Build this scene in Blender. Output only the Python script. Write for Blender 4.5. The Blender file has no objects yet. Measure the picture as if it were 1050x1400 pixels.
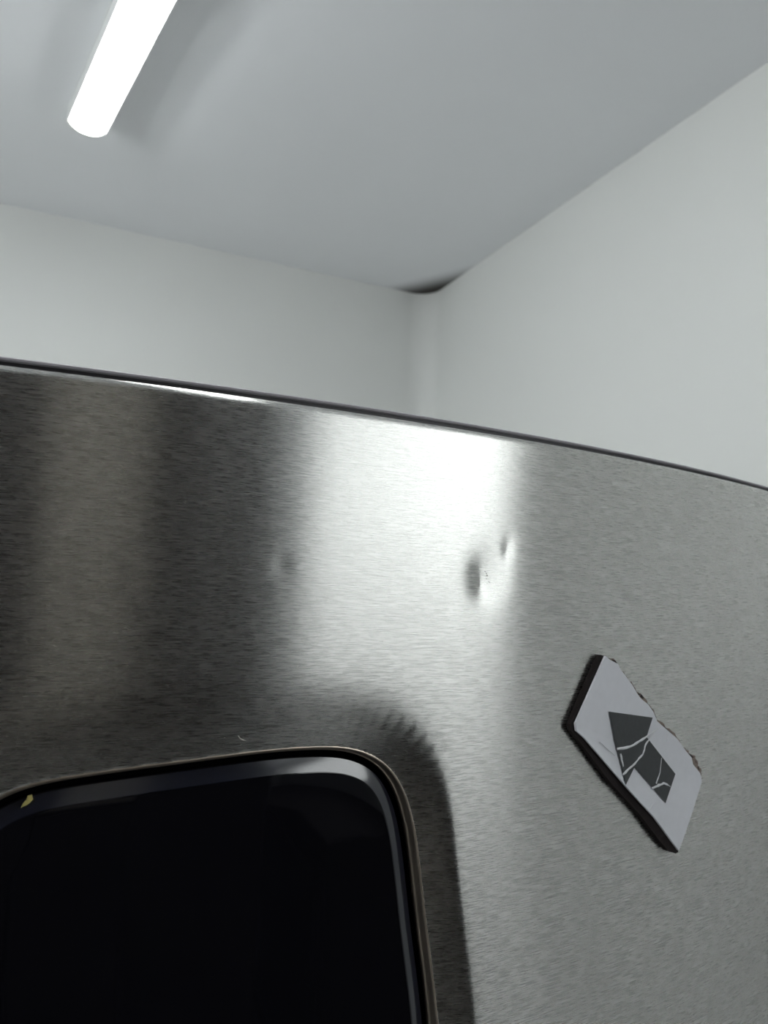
import bpy, bmesh, math, random
import numpy as np
from mathutils import Vector, Matrix

# ------------------------------------------------------------------ camera
SC = bpy.context.scene
CAMZ = 1.687                       # eye height; door geometry below is measured from here
cd = bpy.data.cameras.new('camera')
cam = bpy.data.objects.new('camera', cd)
SC.collection.objects.link(cam)
Fv = Vector((0.41991267, 0.90142876, 0.10535432))
Rv = Vector((0.90453319, -0.42516064, 0.03252905))
Uv = Vector((-0.07411513, -0.08163712, 0.99390257))
M = Matrix.Identity(4)
for i in range(3):
    M[i][0] = Rv[i]; M[i][1] = Uv[i]; M[i][2] = -Fv[i]
M[2][3] = CAMZ
cam.matrix_world = M
cd.sensor_fit = 'HORIZONTAL'; cd.sensor_width = 36; cd.lens = 36
cd.clip_start = 0.01; cd.clip_end = 50
cd.dof.use_dof = True; cd.dof.focus_distance = 0.27; cd.dof.aperture_fstop = 24
SC.camera = cam

# ------------------------------------------------------------------ light, exposure
W = bpy.data.worlds.new('world'); SC.world = W; W.use_nodes = True
W.node_tree.nodes['Background'].inputs[0].default_value = (0.75, 0.85, 1, 1)
W.node_tree.nodes['Background'].inputs[1].default_value = 0.0
SC.view_settings.view_transform = 'Standard'
SC.view_settings.look = 'None'
SC.view_settings.exposure = 0.0
SC.view_settings.gamma = 1
SC.view_settings.use_curve_mapping = False
LAMP_STRENGTH = 17.0
FILL_STRENGTH = 36.0
WINDOW_STRENGTH = 3.9

# ------------------------------------------------------------------ helpers
def new_mat(name):
    m = bpy.data.materials.new(name); m.use_nodes = True
    return m, m.node_tree, m.node_tree.nodes['Principled BSDF']

def plain(name, col, rough=0.6, metal=0.0, spec=0.5, noise=0.0, nscale=40, bump=0.0, coat=0.0):
    m, t, b = new_mat(name)
    b.inputs['Base Color'].default_value = (*col, 1)
    b.inputs['Roughness'].default_value = rough
    b.inputs['Metallic'].default_value = metal
    b.inputs['Specular IOR Level'].default_value = spec
    b.inputs['Coat Weight'].default_value = coat
    if noise or bump:
        g = t.nodes.new('ShaderNodeNewGeometry')
        n = t.nodes.new('ShaderNodeTexNoise'); n.inputs['Scale'].default_value = nscale
        n.inputs['Detail'].default_value = 5
        t.links.new(g.outputs['Position'], n.inputs['Vector'])
        if noise:
            r = t.nodes.new('ShaderNodeMapRange')
            r.inputs['To Min'].default_value = 1 - noise; r.inputs['To Max'].default_value = 1 + noise
            t.links.new(n.outputs['Fac'], r.inputs['Value'])
            v = t.nodes.new('ShaderNodeVectorMath'); v.operation = 'SCALE'
            v.inputs[0].default_value = col
            t.links.new(r.outputs[0], v.inputs['Scale'])
            t.links.new(v.outputs[0], b.inputs['Base Color'])
        if bump:
            bp = t.nodes.new('ShaderNodeBump'); bp.inputs['Strength'].default_value = bump
            bp.inputs['Distance'].default_value = 0.001
            t.links.new(n.outputs['Fac'], bp.inputs['Height'])
            t.links.new(bp.outputs[0], b.inputs['Normal'])
    return m

def mesh_obj(name, verts, faces, mat, parent=None, smooth=False):
    me = bpy.data.meshes.new(name)
    me.from_pydata([tuple(map(float, v)) for v in verts], [], faces)
    me.update()
    bm = bmesh.new(); bm.from_mesh(me)
    bmesh.ops.recalc_face_normals(bm, faces=bm.faces)
    bm.to_mesh(me); bm.free()
    if smooth: me.shade_smooth()
    o = bpy.data.objects.new(name, me)
    SC.collection.objects.link(o)
    if mat: me.materials.append(mat)
    if parent: o.parent = parent
    return o

def bm_obj(name, bm, mat, parent=None, smooth=False):
    me = bpy.data.meshes.new(name); bm.to_mesh(me); bm.free()
    if smooth: me.shade_smooth()
    o = bpy.data.objects.new(name, me); SC.collection.objects.link(o)
    if mat: me.materials.append(mat)
    if parent: o.parent = parent
    return o

def box(bm, x0, x1, y0, y1, z0, z1, bev=0.0):
    r = bmesh.ops.create_cube(bm, size=1)
    vs = r['verts']
    for v in vs:
        v.co = Vector(((x0 + x1) / 2 + v.co.x * (x1 - x0), (y0 + y1) / 2 + v.co.y * (y1 - y0), (z0 + z1) / 2 + v.co.z * (z1 - z0)))
    if bev:
        es = list({e for v in vs for e in v.link_edges})
        bmesh.ops.bevel(bm, geom=es, offset=bev, segments=3, profile=0.5, affect='EDGES')
    return bm

def boxo(name, x0, x1, y0, y1, z0, z1, mat, parent=None, bev=0.0):
    return bm_obj(name, box(bmesh.new(), x0, x1, y0, y1, z0, z1, bev), mat, parent, smooth=False)

def empty(name, loc, label, cat, group=None):
    o = bpy.data.objects.new(name, None); SC.collection.objects.link(o)
    o.location = loc; o['label'] = label; o['category'] = cat
    if group: o['group'] = group
    return o

def tag(o, label, cat, group=None):
    o['label'] = label; o['category'] = cat
    if group: o['group'] = group
    return o

def struct(o):
    o['kind'] = 'structure'; return o

def keep_world(child, parent):
    child.parent = parent
    child.matrix_parent_inverse = Matrix.Translation(-Vector(parent.location))

# ------------------------------------------------------------------ room materials
def wall_mat(name, col, rough=0.75, dark_corner=False):
    m, t, b = new_mat(name)
    b.inputs['Roughness'].default_value = rough
    b.inputs['Specular IOR Level'].default_value = 0.25
    g = t.nodes.new('ShaderNodeNewGeometry')
    n = t.nodes.new('ShaderNodeTexNoise'); n.inputs['Scale'].default_value = 3.0; n.inputs['Detail'].default_value = 4
    t.links.new(g.outputs['Position'], n.inputs['Vector'])
    r = t.nodes.new('ShaderNodeMapRange'); r.inputs['To Min'].default_value = 0.97; r.inputs['To Max'].default_value = 1.03
    t.links.new(n.outputs['Fac'], r.inputs['Value'])
    v = t.nodes.new('ShaderNodeVectorMath'); v.operation = 'SCALE'; v.inputs[0].default_value = col
    t.links.new(r.outputs[0], v.inputs['Scale'])
    out = v.outputs[0]
    if dark_corner:      # ceiling colour darkens in a patch at the room corner
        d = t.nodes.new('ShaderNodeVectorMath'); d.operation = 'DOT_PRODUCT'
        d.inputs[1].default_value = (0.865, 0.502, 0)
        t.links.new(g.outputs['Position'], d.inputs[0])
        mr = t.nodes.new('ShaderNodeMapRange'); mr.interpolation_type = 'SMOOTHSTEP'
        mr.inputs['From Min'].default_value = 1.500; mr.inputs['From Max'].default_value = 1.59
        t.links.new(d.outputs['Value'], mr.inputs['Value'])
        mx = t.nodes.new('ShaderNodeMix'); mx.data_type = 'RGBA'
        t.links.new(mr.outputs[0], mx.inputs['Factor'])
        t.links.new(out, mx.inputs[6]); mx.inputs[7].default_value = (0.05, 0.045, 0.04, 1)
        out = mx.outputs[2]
    t.links.new(out, b.inputs['Base Color'])
    n2 = t.nodes.new('ShaderNodeTexNoise'); n2.inputs['Scale'].default_value = 160
    t.links.new(g.outputs['Position'], n2.inputs['Vector'])
    bp = t.nodes.new('ShaderNodeBump'); bp.inputs['Strength'].default_value = 0.06; bp.inputs['Distance'].default_value = 0.002
    t.links.new(n2.outputs['Fac'], bp.inputs['Height']); t.links.new(bp.outputs[0], b.inputs['Normal'])
    return m

m_ceil = wall_mat('ceiling_paint', (0.87, 0.885, 0.91), dark_corner=True)
m_wall_r = wall_mat('light_grey_wall_paint', (0.72, 0.73, 0.715))
m_wall = wall_mat('white_wall_paint', (0.72, 0.73, 0.715))
m_floor = plain('light_floor_tile', (0.80, 0.79, 0.77), 0.5, noise=0.15, nscale=6)

def emis(name, s):
    m, t, b = new_mat(name)
    b.inputs['Base Color'].default_value = (0.9, 0.9, 0.9, 1)
    b.inputs['Emission Color'].default_value = (0.96, 1.0, 1.0, 1)
    b.inputs['Emission Strength'].default_value = s
    return m

# ------------------------------------------------------------------ room shell
CH = CAMZ + 0.763
XR, YB, XL, YR = 0.898, 1.688, -1.7, -2.1
T = 0.12
struct(boxo('floor', XL - T, XR + T, YR - T, YB + T, -0.1, 0, m_floor))
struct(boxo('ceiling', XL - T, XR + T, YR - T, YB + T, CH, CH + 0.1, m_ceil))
struct(boxo('wall_left', XL - T, XL, YR, YB, 0, CH, m_wall))
struct(boxo('wall_rear', XL, XR, YR - T, YR, 0, CH, m_wall))
# back and right wall in one plastered run with a softly rounded inside corner
def corner_wall():
    rc = 0.055
    inner = [(XL, YB), (XR - rc, YB)]
    for k in range(1, 12):
        a = math.pi / 2 * (1 - k / 12)
        inner.append((XR - rc + rc * math.cos(a), YB - rc + rc * math.sin(a)))
    inner += [(XR, YB - rc), (XR, YR)]
    n = len(inner)
    vb = [(x, y, 0) for x, y in inner] + [(x, y, CH) for x, y in inner]
    fb = [(i, i + 1, n + i + 1, n + i) for i in range(n - 1)]
    return inner, vb, fb, n, rc
inner, vb, fb, n, rc = corner_wall()
half = 7
def run(name, pts, outer, mat=None):
    k = len(pts)
    loop = pts + outer
    mN = len(loop)
    vs = [(x, y, 0) for x, y in loop] + [(x, y, CH) for x, y in loop]
    fs = [(i, (i + 1) % mN, mN + (i + 1) % mN, mN + i) for i in range(mN)] + [tuple(range(mN)), tuple(range(2 * mN - 1, mN - 1, -1))]
    o = mesh_obj(name, vs, fs, mat or m_wall)
    o.data.shade_smooth(); o.data.set_sharp_from_angle(angle=math.radians(25))
    return struct(o)
half = 1
run('wall_back', inner[:half + 1], [(XR + T, YB + T), (XL, YB + T)])
WY0, WY1, WZ0, WZ1 = -1.93, -0.45, CAMZ + 0.05, CAMZ + 0.66
run('wall_right', inner[half:-1] + [(XR, WY1)], [(XR + T, WY1), (XR + T, YB + T)], m_wall_r)
struct(boxo('wall_right', XR, XR + T, YR, WY0, 0, CH, m_wall_r))
struct(boxo('wall_right', XR, XR + T, WY0, WY1, 0, WZ0, m_wall_r))
struct(boxo('wall_right', XR, XR + T, WY0, WY1, WZ1, CH, m_wall_r))
m_pane = emis('daylit_frosted_glass', WINDOW_STRENGTH)
m_frame = plain('window_frame_white', (0.7, 0.7, 0.7), 0.4)
win = struct(boxo('window_1', XR + .050, XR + .056, WY0, WY1, WZ0, WZ1, m_pane))
bmf = bmesh.new()
box(bmf, XR + .035, XR + .07, WY0, WY0 + .04, WZ0, WZ1); box(bmf, XR + .035, XR + .07, WY1 - .04, WY1, WZ0, WZ1)
box(bmf, XR + .035, XR + .07, WY0 + .04, WY1 - .04, WZ0, WZ0 + .04); box(bmf, XR + .035, XR + .07, WY0 + .04, WY1 - .04, WZ1 - .04, WZ1)
bm_obj('window_frame', bmf, m_frame, win)

# ------------------------------------------------------------------ ceiling light and an added fill tube
m_lamp_w = plain('lamp_housing_white', (0.75, 0.76, 0.75), 0.4)
m_end = plain('lamp_end_cap', (0.55, 0.58, 0.5), 0.4)
def batten(loc, rot, length, s, label):
    """ceiling batten running along local -Y from its end at the origin; z = 0 is the ceiling"""
    root = empty('ceiling_light', loc, label, 'ceiling light', None)
    root.rotation_euler = (0, 0, rot)
    w = 0.0285
    prof = [(w * math.cos(a), -0.018 - 0.019 * math.sin(a)) for a in [math.pi * k / 16 for k in range(17)]]
    def sweep(name, pr, y0, y1, mat, smooth=True):
        k = len(pr)
        vs = [(x, y0, z) for x, z in pr] + [(x, y1, z) for x, z in pr]
        fs = [(i, (i + 1) % k, k + (i + 1) % k, k + i) for i in range(k)] + [tuple(range(k)), tuple(range(2 * k - 1, k - 1, -1))]
        return mesh_obj(name, vs, fs, mat, root, False)
    sweep('diffuser', prof, -0.004, -length + 0.004, emis('lamp_diffuser', s))
    hp = [(-w - .0012, -.0005), (w + .0012, -.0005), (w + .0016, -.0265), (w + .0004, -.0265), (w + .0002, -.015), (-w - .0002, -.015), (-w - .0004, -.0265), (-w - .0016, -.0265)]
    sweep('housing', hp, 0, -length, m_lamp_w)
    ep = [(x * 1.03, z * 1.02) for x, z in prof]
    sweep('end_cap', ep, 0.0, -0.0038, m_end)
    sweep('end_cap', ep, -length + 0.0038, -length, m_end)
    return root
batten((0.0405, 1.284, CH), 0.146, 1.2, LAMP_STRENGTH, 'slim white batten light glowing on the ceiling at the upper left')
def fill_tube(x, y0, y1, z, s, label):  # fill tube added out of view to brighten the ceiling and walls
    root = empty('fill_light', (x, (y0 + y1) / 2, z), label, 'ceiling light')
    bm = bmesh.new()
    bmesh.ops.create_cone(bm, cap_ends=True, segments=20, radius1=.03, radius2=.03, depth=abs(y1 - y0), matrix=Matrix.Rotation(math.pi / 2, 4, 'X'))
    bm_obj('glowing_tube', bm, emis('fill_diffuser', s), root)
    for sg in (-1, 1):
        bm = bmesh.new()
        bmesh.ops.create_cone(bm, cap_ends=True, segments=20, radius1=.033, radius2=.033, depth=.04, matrix=Matrix.Translation((0, sg * abs(y1 - y0) / 2, 0)) @ Matrix.Rotation(math.pi / 2, 4, 'X'))
        bm_obj('end_cap', bm, m_end, root)
        bm = bmesh.new()
        bmesh.ops.create_cone(bm, cap_ends=True, segments=8, radius1=.003, radius2=.003, depth=CH - z - .03, matrix=Matrix.Translation((0, sg * abs(y1 - y0) * .4, (CH - z + .03) / 2)))
        bm_obj('suspension_cord', bm, m_lamp_w, root)
fill_tube(-1.0, .95, -.25, CH - .38, FILL_STRENGTH, 'added white fill tube hanging on two cords, unseen left of the view')
# frosted window high in the right wall, behind the viewer; its opening is cut in wall_right below

# ------------------------------------------------------------------ refrigerator door surface
K = 0.65e-3                         # door measurements are in traced units -> metres
R = 1.50967 * 0.65; X0 = 0.0975083 * 0.65; Y0 = 0.36 * 0.65
def surf(x, z, w=0.0):
    """point on the bowed door; x across (m), z up from eye level (m), w depth into the door (m)"""
    th = math.asin((x - X0) / R)
    return Vector((X0 + (R - w) * math.sin(th), Y0 + R - (R - w) * math.cos(th), CAMZ + z))
def at(s, z, w):
    """traced door coordinates (units) seen at depth w: the real point that lies there at that depth"""
    x, zz = s * K, z * K
    P = surf(x, zz); d = P - Vector((0, 0, CAMZ))
    t = 1.0
    for _ in range(12):
        q = d * t
        r = math.hypot(q.x - X0, q.y - Y0 - R)
        e = (R - w) - r
        t += (-e) / d.length * 1.0 if True else 0
    q = d * t
    x2 = X0 + math.asin((q.x - X0) / math.hypot(q.x - X0, q.y - Y0 - R)) * 0 + (q.x - X0) * R / math.hypot(q.x - X0, q.y - Y0 - R)
    return x2, q.z                  # x, z for surf()
def at_check():
    pass

# outline of the recess rim (traced right and top, carried on round the rest of the panel)
RIM_D = 0.0050
rim_raw = [(82, -77.6), (105.5, -76), (123.5, -75.4), (142.5, -75.8), (155.6, -77.6), (165.9, -81.2), (175.3, -87.1), (181.1, -93.6),
           (186.1, -102.2), (190.3, -113.0), (193.7, -126.9), (196.8, -144.6), (201.1, -170.8), (205.6, -194.8), (209.4, -218.2),
           (213, -250), (216, -300), (215, -350), (209, -385), (197, -410), (178, -425), (150, -431), (82, -433),
           (20, -431), (-8, -425), (-27, -410), (-41, -385), (-48, -350), (-50, -300), (-47, -250), (-43, -218), (-38, -190), (-33, -160),
           (-28, -135), (-22, -113), (-13, -97), (-1.6, -88.2), (12, -84.0), (35.7, -81.2), (60, -79.2)]
def catmull(pts, per=8):
    out = []; nP = len(pts)
    P = [np.array(p, float) for p in pts]
    for i in range(nP):
        p0, p1, p2, p3 = P[i - 1], P[i], P[(i + 1) % nP], P[(i + 2) % nP]
        d1 = max(np.linalg.norm(p1 - p0), 1e-6) ** .5; d2 = np.linalg.norm(p2 - p1) ** .5; d3 = np.linalg.norm(p3 - p2) ** .5
        for k in range(per):
            t = k / per * d2
            t0, t1, t2, t3 = -d1, 0, d2, d2 + d3
            A1 = (t1 - t) / (t1 - t0) * p0 + (t - t0) / (t1 - t0) * p1
            A2 = (t2 - t) / (t2 - t1) * p1 + (t - t1) / (t2 - t1) * p2
            A3 = (t3 - t) / (t3 - t2) * p2 + (t - t2) / (t3 - t2) * p3
            B1 = (t2 - t) / (t2 - t0) * A1 + (t - t0) / (t2 - t0) * A2
            B2 = (t3 - t) / (t3 - t1) * A2 + (t - t1) / (t3 - t1) * A3
            out.append((t2 - t) / (t2 - t1) * B1 + (t - t1) / (t2 - t1) * B2)
    return np.array(out)
def resample(P, m):
    Q = np.vstack([P, P[:1]]); L = np.concatenate([[0], np.cumsum(np.linalg.norm(np.diff(Q, axis=0), axis=1))])
    u = np.linspace(0, L[-1], m, endpoint=False)
    return np.stack([np.interp(u, L, Q[:, 0]), np.interp(u, L, Q[:, 1])], 1)
def smooth_loop(P, it):
    for _ in range(it): P = P * .5 + (np.roll(P, 1, 0) + np.roll(P, -1, 0)) * .25
    return P
rim = catmull(rim_raw, 10)
rim = np.array([at(s, z, RIM_D) for s, z in rim])
rim = smooth_loop(resample(rim, 420), 12)
def normals(P):
    t = np.roll(P, -1, 0) - np.roll(P, 1, 0); t /= np.linalg.norm(t, axis=1)[:, None]
    nn = np.stack([t[:, 1], -t[:, 0]], 1)          # loop runs clockwise: this would point inwards or out
    c = P.mean(0)
    if ((P - c) * nn).sum() < 0: nn = -nn
    return nn
RN = normals(rim)
def inset(e): return rim - RN * e                  # e > 0 towards the panel centre

# signed distance to the rim for the dish (vectorised)
def sdist(X, Z):
    P = rim[::2]; Q = np.roll(P, -1, 0)
    best = np.full(X.shape, 1e9); inside = np.zeros(X.shape, bool); nx = np.zeros(X.shape)
    for a, b in zip(P, Q):
        ab = b - a; L2 = ab @ ab
        t = np.clip(((X - a[0]) * ab[0] + (Z - a[1]) * ab[1]) / L2, 0, 1)
        dx = X - a[0] - t * ab[0]; dz = Z - a[1] - t * ab[1]
        d = np.hypot(dx, dz); m = d < best
        best = np.where(m, d, best); nx = np.where(m, dz / np.maximum(d, 1e-9), nx)
        cond = ((a[1] > Z) != (b[1] > Z)) & (X < (b[0] - a[0]) * (Z - a[1]) / (b[1] - a[1] + 1e-12) + a[0])
        inside ^= cond
    return np.where(inside, -best, best), nx
DISH_R, DISH_T = 0.0112, 0.0175     # width of the dished band beside and above the rim
def depth(X, Z):
    w = np.zeros(X.shape)
    m = (X > -0.075) & (X < 0.185) & (Z < 0.0) & (Z > -0.33)
    if m.any():
        d, nz = sdist(X[m], Z[m])
        up = np.clip(nz, 0, 1)
        wd = DISH_R + (DISH_T - DISH_R) * up
        tw = 0.00035 + 0.0032 * up                  # softness of the crease
        u = wd - d
        sp = tw * np.log1p(np.exp(np.clip(u / tw, -40, 40)))
        ww = RIM_D / wd * sp
        ww = np.where(d < 0, RIM_D + np.clip(-d, 0, .0009) * 12.0, np.minimum(ww, RIM_D * 1.02))
        w[m] = ww
    def g(cx, cz, sx, sz, A, ang=0.0, pw=1.0):
        ca, sa = math.cos(ang), math.sin(ang)
        dx, dz = X - cx * K, Z - cz * K
        a, b = dx * ca + dz * sa, -dx * sa + dz * ca
        return A * np.exp(-((a / sx) ** 2 + (b / sz) ** 2) ** pw)
    w += g(232, 8, .0050, .0085, .00045, 0.1, 0.62)
    w += g(235, 12, .0075, .0095, .00042, -0.4)
    w += g(249.5, 27, .0024, .0045, .00016, -0.2, .8)
    w += g(113.8, 12, .0030, .0045, .00005)
    w += g(44.3, 5, .0035, .0050, .00005)
    return w

def axis(segs):
    out = [segs[0][0]]
    for a, b, st in segs:
        k = max(1, int(round((b - a) / st)))
        out += list(np.linspace(a, b, k + 1)[1:])
    return np.array(out)
DX0, DX1 = X0 - 0.305, X0 + 0.305
ZB = 0.11 - CAMZ; ZT = 0.0935 * 0.65
FR = 0.0027                                       # radius of the rounded top fold
xs = axis([(DX0, -0.075, .01), (-0.075, -0.02, .0015), (-0.02, .09, .0010), (.09, .175, .00055), (.175, .19, .001), (.19, DX1, .003)])
zs = axis([(ZB, -0.33, .03), (-0.33, -0.16, .004), (-.16, -.02, .0007), (-.02, .030, .00055), (.030, ZT - FR, .002)])
XX, ZZ = np.meshgrid(xs, zs)
WW = depth(XX, ZZ)
TH = np.arcsin((XX - X0) / R)
PX = X0 + (R - WW) * np.sin(TH); PY = Y0 + R - (R - WW) * np.cos(TH); PZ = CAMZ + ZZ
rows = [np.stack([PX, PY, PZ], -1)]
for k in range(1, 9):                             # rounded fold at the top, then the top flange
    a = math.pi / 2 * k / 8
    w = FR * (1 - math.cos(a)); z = ZT - FR + FR * math.sin(a)
    th = np.arcsin((xs - X0) / R)
    rows.append(np.stack([X0 + (R - w) * np.sin(th), Y0 + R - (R - w) * np.cos(th), np.full(xs.shape, CAMZ + z)], -1)[None])
th = np.arcsin((xs - X0) / R)
rows.append(np.stack([X0 + (R - .03) * np.sin(th), Y0 + R - (R - .03) * np.cos(th), np.full(xs.shape, CAMZ + ZT)], -1)[None])
G = np.concatenate(rows, 0)
ny, nx_ = G.shape[:2]

def steel_material():
    m, t, b = new_mat('brushed_stainless_steel')
    b.inputs['Base Color'].default_value = (0.60, 0.60, 0.585, 1)
    b.inputs['Metallic'].default_value = 1
    b.inputs['Roughness'].default_value = 0.34
    b.inputs['Anisotropic'].default_value = 1.0
    tv = t.nodes.new('ShaderNodeCombineXYZ'); tv.inputs[2].default_value = 1
    t.links.new(tv.outputs[0], b.inputs['Tangent'])
    g = t.nodes.new('ShaderNodeNewGeometry')
    mp = t.nodes.new('ShaderNodeMapping'); mp.inputs['Scale'].default_value = (180, 180, 3000)
    t.links.new(g.outputs['Position'], mp.inputs['Vector'])
    n = t.nodes.new('ShaderNodeTexNoise'); n.inputs['Scale'].default_value = 1; n.inputs['Detail'].default_value = 2
    n.inputs['Roughness'].default_value = .65
    t.links.new(mp.outputs[0], n.inputs['Vector'])
    bp = t.nodes.new('ShaderNodeBump'); bp.inputs['Strength'].default_value = 0.35
    bp.inputs['Distance'].default_value = 0.00007
    t.links.new(n.outputs['Fac'], bp.inputs['Height']); t.links.new(bp.outputs[0], b.inputs['Normal'])
    cr = t.nodes.new('ShaderNodeMapRange'); cr.inputs['From Min'].default_value = .3; cr.inputs['From Max'].default_value = .7
    cr.inputs['From Min'].default_value = .2; cr.inputs['From Max'].default_value = .8; cr.inputs['To Min'].default_value = 0.42; cr.inputs['To Max'].default_value = 0.73
    t.links.new(n.outputs['Fac'], cr.inputs['Value'])
    vs_ = t.nodes.new('ShaderNodeVectorMath'); vs_.operation = 'SCALE'; vs_.inputs[0].default_value = (1.0, 1.0, 0.97)
    t.links.new(cr.outputs[0], vs_.inputs['Scale']); t.links.new(vs_.outputs[0], b.inputs['Base Color'])
    r = t.nodes.new('ShaderNodeMapRange'); r.inputs['To Min'].default_value = 0.23; r.inputs['To Max'].default_value = 0.32
    t.links.new(n.outputs['Fac'], r.inputs['Value']); t.links.new(r.outputs[0], b.inputs['Roughness'])
    return m
m_steel = steel_material()
m_blackgap = plain('black_gasket_rubber', (0.012, 0.011, 0.014), 0.5)
m_void = plain('black_gap_shadow_foam', (0.002, 0.002, 0.0025), 0.9, spec=.03)
m_cap = plain('dark_grey_cap_plastic', (0.30, 0.285, 0.31), 0.55, spec=.25)
m_glass = plain('black_gloss_panel', (0.004, 0.004, 0.006), 0.05, spec=0.3)
m_chamfer = plain('scuffed_gloss_chamfer', (0.008, 0.010, 0.020), 0.14, spec=1.0)
m_rim = plain('polished_steel_fold', (0.52, 0.45, 0.38), 0.36, metal=1)  # brown reflection from the left is put into the base colour
m_body = plain('grey_cabinet_paint', (0.22, 0.22, 0.23), 0.45)

fridge = empty('refrigerator', (X0, Y0 + 0.35, 0), 'stainless steel refrigerator with a dented curved door and black dispenser panel', 'refrigerator')
def fp(o, parent=None):
    """keep world coordinates while parenting below the refrigerator root"""
    if parent is None: keep_world(o, fridge)
    else: o.parent = parent
    return o
idx = np.arange(ny * nx_).reshape(ny, nx_)
quads = np.stack([idx[:-1, :-1], idx[:-1, 1:], idx[1:, 1:], idx[1:, :-1]], -1).reshape(-1, 4)
me = bpy.data.meshes.new('door')
me.vertices.add(ny * nx_); me.vertices.foreach_set('co', G.reshape(-1).astype(np.float32))
me.loops.add(quads.size); me.loops.foreach_set('vertex_index', quads.reshape(-1).astype(np.int32))
me.polygons.add(len(quads)); me.polygons.foreach_set('loop_start', np.arange(0, quads.size, 4, dtype=np.int32))
me.update(calc_edges=True); me.validate()
me.shade_smooth(); me.materials.append(m_steel)
door = bpy.data.objects.new('door', me); SC.collection.objects.link(door); fp(door)
door['label'] = 'bowed brushed steel door skin with two dents'

def arc_bar(name, x0, x1, prof, mat, parent, nseg=60):
    """bar following the door's bow; prof = list of (w depth, z)"""
    k = len(prof); vs = []; fs = []
    for i in range(nseg + 1):
        x = x0 + (x1 - x0) * i / nseg
        for w, z in prof: vs.append(surf(x, z, w))
    for i in range(nseg):
        for j in range(k):
            fs.append((i * k + j, i * k + (j + 1) % k, (i + 1) * k + (j + 1) % k, (i + 1) * k + j))
    fs += [tuple(range(k)), tuple(range(nseg * k + k - 1, nseg * k - 1, -1))]
    return mesh_obj(name, vs, fs, mat, parent)
fp(arc_bar('gasket', DX0 + .001, DX1 - .001, [(.0054, ZT - .0002), (.0054, ZT + .0021), (.028, ZT + .0021), (.028, ZT - .0002)], m_blackgap, None), door)
zc = ZT + .0019
fp(arc_bar('top_cap', DX0, DX1, [(.0050, zc), (.0042, zc + .0003), (.0041, zc + .0009), (.0050, zc + .0014), (.0064, zc + .0017), (.05, zc + .0017), (.05, zc)], m_cap, None), door)
fp(arc_bar('door_core', DX0 + .001, DX1 - .001, [(.017, ZB), (.017, ZT - .001), (.058, ZT - .001), (.058, ZB)], m_body, None), door)
for side, xx in ((-1, DX0), (1, DX1)):
    th_ = math.asin((xx - X0) / R)
    fp(arc_bar('side_trim', xx - .0012 if side > 0 else xx, xx if side > 0 else xx + .0012, [(0.0004, ZB), (0.0004, ZT - .001), (.058, ZT - .001), (.058, ZB)], m_body, None, 1), door)
# tiny scuffs in the bottom of the big dent
random.seed(7)
sv, sf = [], []
for q in range(14):
    sx, sz = (235.2 + q * .18 + random.uniform(-.9, .9)) * K, (14.5 - q * .55 + random.uniform(-.8, .8)) * K
    dd = float(depth(np.array([[sx]]), np.array([[sz]]))[0, 0])
    rr = random.uniform(.00010, .00022); base = len(sv)
    sv += [surf(sx + rr * math.cos(a) * random.uniform(.7, 1.3), sz + rr * math.sin(a) * random.uniform(.6, 1.2), dd - .00006) for a in [k * math.pi / 3 for k in range(6)]]
    sv.append(surf(sx, sz, dd - .00014))
    sf += [(base + k, base + (k + 1) % 6, base + 6) for k in range(6)]
sc_ = fp(mesh_obj('scuff_marks', sv, sf, plain('dark_scuff', (.06, .055, .04), .7), None), door); sc_['kind'] = 'stuff'
# cabinet behind the door
yb = Y0 + 0.11
cab = boxo('cabinet', DX0, DX1, yb + .0, yb + .60, 0.03, CAMZ + ZT - 0.004, m_body, None, .004); fp(cab)
fp(boxo('door_seal', DX0 + .02, DX1 - .02, yb - .022, yb + .001, 0.13, CAMZ + ZT - .02, m_blackgap))
fp(boxo('plinth', DX0 + .02, DX1 - .02, yb + .02, yb + .56, 0.0, 0.032, m_blackgap))

# rim, gap and panel: loops at given inset and depth
def band(name, prof, mat, parent, smooth=True, close=False):
    L = [[surf(x, z, w) for x, z in inset(e)] for e, w in prof]
    nL = len(rim); vs = [v for l in L for v in l]; fs = []
    for j in range(len(L) - 1):
        for i in range(nL):
            k = (i + 1) % nL
            fs.append((j * nL + i, j * nL + k, (j + 1) * nL + k, (j + 1) * nL + i))
    return mesh_obj(name, vs, fs, mat, parent, smooth)
RD = RIM_D
rimprof = [(-.0008, RD + .0002), (-.0005, RD + .0000), (-.00035, RD - .0001), (-.0001, RD - .00018), (.00015, RD - .0001), (.0003, RD + .0002),
           (.00045, RD + .0009), (.0007, RD + .0020), (.00095, RD + .0030), (.00115, RD + .0033), (.00135, RD + .0034), (.0015, RD + .0037), (.0015, RD + .005)]
fp(band('recess_rim', rimprof, m_rim, None), door)
fp(band('panel_gap', [(.0014, RD + .0046), (.0015, RD + .0075), (.0060, RD + .0075)], m_void, None), door)
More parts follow.
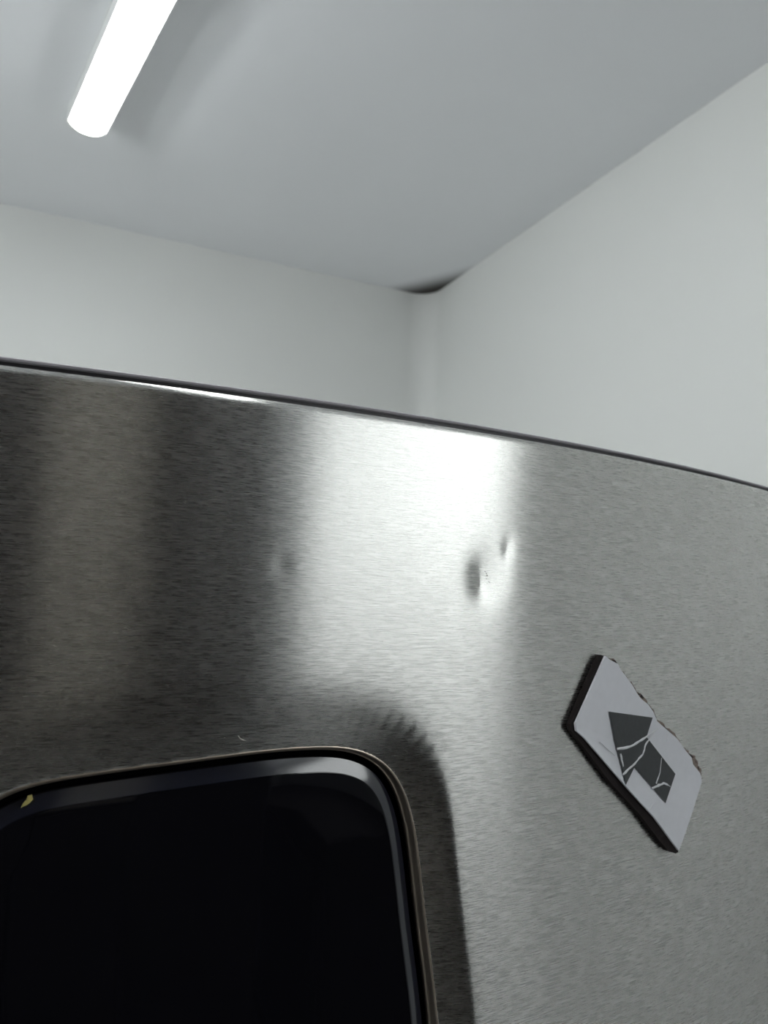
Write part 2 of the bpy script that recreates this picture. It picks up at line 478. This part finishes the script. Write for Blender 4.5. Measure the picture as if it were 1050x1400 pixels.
def panel():
    PO, PR, CHI = .0036, RD + .0040, .0047
    prof = [(PO, RD + .0068), (PO, PR + .0004), (PO + .0003, PR), (PO + CHI, PR - .0015), (PO + CHI + .0006, PR - .0016)]
    L = [[surf(x, z, w) for x, z in inset(e)] for e, w in prof]
    inn = inset(PO + CHI + .0006); w_in = PR - .0016
    c = np.array([inn[:, 0].mean(), (inn[:, 1].max() + inn[:, 1].min()) / 2])
    for f in (.9, .75, .6, .45, .3, .15):
        L.append([surf(x, z, w_in) for x, z in c + (inn - c) * f])
    nL = len(rim); vs = [v for l in L for v in l]; fs = []
    for j in range(len(L) - 1):
        for i in range(nL):
            k = (i + 1) % nL
            fs.append((j * nL + i, j * nL + k, (j + 1) * nL + k, (j + 1) * nL + i))
    vs.append(surf(c[0], c[1], w_in)); q = len(vs) - 1; b = (len(L) - 1) * nL
    for i in range(nL): fs.append((b + i, b + (i + 1) % nL, q))
    o = mesh_obj('dispenser_panel', vs, fs, m_glass, None, True)
    o.data.materials.append(m_chamfer)
    cz_ = {i for j in (2, 3) for i in range(j * nL, (j + 1) * nL)}
    for pl in o.data.polygons:
        if all(v in cz_ for v in pl.vertices): pl.material_index = 1
    # keep the chamfer edges crisp
    o.data.set_sharp_from_angle(angle=math.radians(18))
    return o
pn = fp(panel(), door); pn['label'] = 'glossy black dispenser panel with a polished chamfered edge'

# ------------------------------------------------------------------ broken magnet on the door
m_rub = plain('black_magnet_rubber', (0.022, 0.018, 0.018), 0.8, spec=.1, bump=.3, nscale=900)
m_card = plain('white_magnet_face', (0.74, 0.75, 0.80), 0.5, noise=.05, nscale=300, bump=.12)
m_ink = plain('charcoal_print', (0.030, 0.034, 0.038), 0.45, noise=.25, nscale=500, bump=.1)
m_crease = plain('pale_crack', (0.66, 0.67, 0.70), 0.6, noise=.1, nscale=800)
m_torn = plain('torn_brown_fibre', (0.20, 0.155, 0.13), 0.85, noise=.35, nscale=900, bump=.4)
MT = 0.0036
def plate(name, pts, w0, w1, mat, parent, shrink=0.0):
    """extruded outline on the door; w0 back depth, w1 front depth (negative = proud of the door)"""
    vs = [surf(x, z, w0) for x, z in pts] + [surf(x, z, w1) for x, z in pts]
    k = len(pts)
    fs = [tuple(range(k)), tuple(range(2 * k - 1, k - 1, -1))] + [(i, (i + 1) % k, k + (i + 1) % k, k + i) for i in range(k)]
    return mesh_obj(name, vs, fs, mat, parent)

mag = [(210.96, -21.83), (194.42, -46.85), (194.84, -49.6), (199.2, -52.63), (225.4, -75.16), (241.12, -87.76), (257.49, -103.44), (260.17, -100.03), (267.35, -89.7), (274.88, -77.8), (274.92, -75.94), (273.81, -73.64), (268.53, -69.34), (267.46, -66.45), (263.39, -63.28), (257.05, -57.51), (249.85, -53.3), (243.13, -49.21), (240.46, -45.16), (237.1, -42.0), (232.37, -39.39), (230.05, -37.22), (226.84, -33.57), (223.22, -30.23), (220.09, -27.51), (218.32, -25.15), (213.54, -23.32)]
torn = [(213.53, -22.74), (217.88, -23.99), (220.54, -27.24), (223.67, -29.95), (227.76, -33.31), (230.98, -36.97), (234.26, -38.01), (238.06, -41.76), (241.93, -44.96), (244.36, -49.0), (250.88, -52.77), (258.12, -56.99), (262.88, -61.7), (267.22, -64.57), (271.66, -66.88), (273.89, -69.91), (276.69, -73.97), (276.63, -76.77), (274.88, -77.8)]
arrow = [(212.56, -43.41), (239.96, -47.51), (235.88, -54.99), (255.3, -71.85), (248.34, -82.84), (228.35, -66.08), (222.82, -72.61)]
back = [(209.74, -21.49), (207.64, -23.75), (192.74, -47.21), (193.27, -49.71), (215.48, -71.6), (233.35, -85.99), (244.27, -96.54), (251.69, -103.01), (256.81, -104.75), (258.38, -104.42)]
cracks = [[(217.48, -58.25, .7), (225.43, -58.07, 1.0), (233.24, -55.83, 1.1), (240.89, -53.2, .7), (245.33, -51.75, .25)],
          [(220.97, -68.46, 1.0), (228.58, -64.67, .9), (233.68, -61.68, .7), (235.11, -58.03, .8), (240.4, -54.05, .3)],
          [(238.81, -75.87, .8), (243.65, -75.27, 1.0), (247.62, -74.7, .8), (251.64, -76.51, .3)],
          [(242.19, -74.22, .7), (244.68, -70.09, .4), (245.72, -64.29, .2)],
          [(219.66, -60.13, .9), (221.41, -65.39, .6)],
          [(237.33, -84.36, .25), (240.21, -81.55, .15)],
          [(249.29, -58.06, .25), (250.86, -53.98, .12)],
          [(207.32, -54.63, .15), (211.08, -57.15, .3), (216.19, -60.67, .2)]]
def mm(pts): return [(p[0] * .001, p[1] * .001) for p in pts]
# the traced outlines are millimetres on the bow, taken at the magnet's own front depth
mg = empty('fridge_magnet', surf(.232, -.062, 0), 'broken white magnet with a charcoal arrow print and torn brown edge on the steel door', 'magnet')
def mp_(o): keep_world(o, mg); return o
bk = mm(back) + mm(list(reversed(torn))[1:-1])
bk = [((x - .235) * .985 + .235 if i >= len(back) else x, z) for i, (x, z) in enumerate(bk)]
mp_(plate('rubber_backing', bk, -.0002, -.0026, m_rub, mg))
mp_(plate('card_face', mm(mag), -.0026, -.0036, m_card, mg))
mp_(plate('printed_arrow', mm(arrow), -.0036, -.00366, m_ink, mg))
# torn fibres: an uneven ribbon along the broken edge
random.seed(4)
inner_t = [(x - .0016, z - .0010) for x, z in mm(torn)]
tv, tf = [], []
dense = []
tt = mm(torn)
for i in range(len(tt) - 1):
    for k in range(4):
        u = k / 4; dense.append((tt[i][0] * (1 - u) + tt[i + 1][0] * u, tt[i][1] * (1 - u) + tt[i + 1][1] * u))
outer_t = [(x + random.uniform(-.0002, .0007), z + random.uniform(-.0001, .0008)) for x, z in dense]
inn_t = [(x - .0022, z - .0016) for x, z in dense]
for i, ((xo, zo), (xi, zi)) in enumerate(zip(outer_t, inn_t)):
    j = random.uniform(0, .0006)
    tv += [surf(xo, zo, -.0012 - j), surf(xo, zo, -.0027 + j), surf(xi, zi, -.0030), surf(xi, zi, -.0008)]
for i in range(len(dense) - 1):
    a = i * 4
    for q in range(4): tf.append((a + q, a + (q + 1) % 4, a + 4 + (q + 1) % 4, a + 4 + q))
tf += [(0, 1, 2, 3), (len(tv) - 4, len(tv) - 3, len(tv) - 2, len(tv) - 1)]
o = mp_(mesh_obj('torn_edge', tv, tf, m_torn, mg)); o['label'] = 'frayed brown torn edge'
for c in cracks:
    L, Rr = [], []
    dn = []
    for i in range(len(c) - 1):
        for k in range(4):
            u = k / 4; dn.append([c[i][q] * (1 - u) + c[i + 1][q] * u for q in range(3)])
    dn.append(list(c[-1]))
    for i, (x, z, h) in enumerate(dn):
        a = dn[max(i - 1, 0)]; b = dn[min(i + 1, len(dn) - 1)]
        tx, tz = b[0] - a[0], b[1] - a[1]; l = math.hypot(tx, tz)
        jx, jz = random.uniform(-.22, .22) * min(h, .6), random.uniform(-.22, .22) * min(h, .6)
        hh = h * random.uniform(.65, 1.15) * .62
        L.append((x - tz / l * hh + jx, z + tx / l * hh + jz)); Rr.append((x + tz / l * hh + jx, z - tx / l * hh + jz))
    vs = []
    for (a, b) in zip(L, Rr):
        mx, mz = (a[0] + b[0]) / 2, (a[1] + b[1]) / 2
        vs += [surf(a[0] * .001, a[1] * .001, -.00364), surf(mx * .001, mz * .001, -.00384), surf(b[0] * .001, b[1] * .001, -.00364)]
    fs = []
    for i in range(len(L) - 1):
        for q in range(2): fs.append((3 * i + q, 3 * i + q + 1, 3 * i + 4 + q, 3 * i + 3 + q))
    mp_(mesh_obj('crack', vs, fs, m_crease, mg))

# ------------------------------------------------------------------ small bits stuck to the door
m_crumb = plain('dried_yellow_food', (0.42, 0.36, 0.12), 0.6, noise=.4, nscale=1500, bump=.4)
cp = mm([(6.61, -59.05), (5.52, -59.37), (5.3, -60.4), (4.5, -61.3), (4.08, -62.4), (4.42, -62.1), (5.3, -61.8), (6.2, -61.2), (7.0, -60.26)])
# sits on the panel's chamfer
o = plate('food_crumb', cp, .0064, .0055, m_crumb, None)
tag(o, 'small dried yellow crumb stuck on the black panel near its upper left corner', 'crumb')
m_lint = plain('pale_lint', (0.62, 0.60, 0.55), 0.6)
def fibre(name, pts, rad, w, label):
    P = [surf(x * .001, z * .001, float(depth(np.array([[x * .001]]), np.array([[z * .001]]))[0, 0]) - w) for x, z in pts]; vs = []; fs = []
    for i, p_ in enumerate(P):
        r_ = rad * (1 if 0 < i < len(P) - 1 else .4)
        for k in range(6):
            a = k * math.pi / 3
            vs.append(p_ + Vector((math.cos(a) * r_ * .5, -r_ * .6 + math.cos(a) * 0, math.sin(a) * r_)) + Vector((0, 0, 0)) + Vector((0, math.cos(a) * r_ * .6, 0)))
    for i in range(len(P) - 1):
        for k in range(6): fs.append((i * 6 + k, i * 6 + (k + 1) % 6, i * 6 + 6 + (k + 1) % 6, i * 6 + 6 + k))
    fs += [tuple(range(6)), tuple(range(len(vs) - 6, len(vs)))]
    return tag(mesh_obj(name, vs, fs, m_lint, None), label, 'lint')
fibre('lint', [(63.54, -44.78), (64.0, -45.5), (64.5, -45.91), (65.2, -46.3), (66.36, -46.65)], .00020, .0001, 'tiny curled pale lint on the steel just above the black panel')

# ------------------------------------------------------------------ unseen dark furniture added behind the viewer to shape the door's reflections
m_wood = plain('dark_brown_veneer', (0.022, 0.017, 0.015), 0.6, spec=.2, noise=.3, nscale=9)
wr = empty('reflection_blocker', (-.5, -.72, 0), 'tall dark brown cupboard shape with one narrow grey door, added behind the viewer to darken reflections', 'reflection_blocker')  # unseen dark mass, added to darken the left of the steel
keep_world(boxo('carcass', -1.25, .315, -1.05, -.48, 0.0, CH - .02, m_wood, None, .004), wr)
m_greige = plain('grey_brown_veneer', (0.26, 0.235, 0.20), 0.6, noise=.1, nscale=9)  # paler door added to give a lighter band in the reflection
for i, (a, b, z0, z1, mt) in enumerate(((-1.24, -.67, .06, CH - .04, m_wood), (-.66, -.075, .06, CH - .04, m_wood), (-.07, .085, .06, 1.54, m_wood),
                                   (-.07, .085, 1.55, CH - .04, m_greige), (.09, .305, .06, CH - .04, m_wood))):
    dr = boxo('door', a, b, -.482, -.46, z0, z1, mt, None, .003); keep_world(dr, wr)
    zz_ = .9 if z0 < 1 else 1.62
    h_ = boxo('handle', b - .03, b - .018, -.46, -.435, zz_, zz_ + .12, m_wood, None, .003); h_.parent = dr
ch = empty('low_reflection_blocker', (.66, -1.2, 0), 'low dark brown drawer unit added under the window behind the viewer to darken reflections', 'low_blocker')  # unseen, added to darken the lower reflections in panel and steel
keep_world(boxo('carcass', .45, .89, -1.9, -.5, 0.0, 1.35, m_wood, None, .004), ch)
for k in range(4):
    dr = boxo('drawer', .435, .452, -1.88, -.52, .05 + k * .32, .35 + k * .32, m_wood, None, .003); keep_world(dr, ch)
    h_ = boxo('handle', .415, .435, -1.3, -1.1, .19 + k * .32, .20 + k * .32, m_lamp_w, None, .003); h_.parent = dr
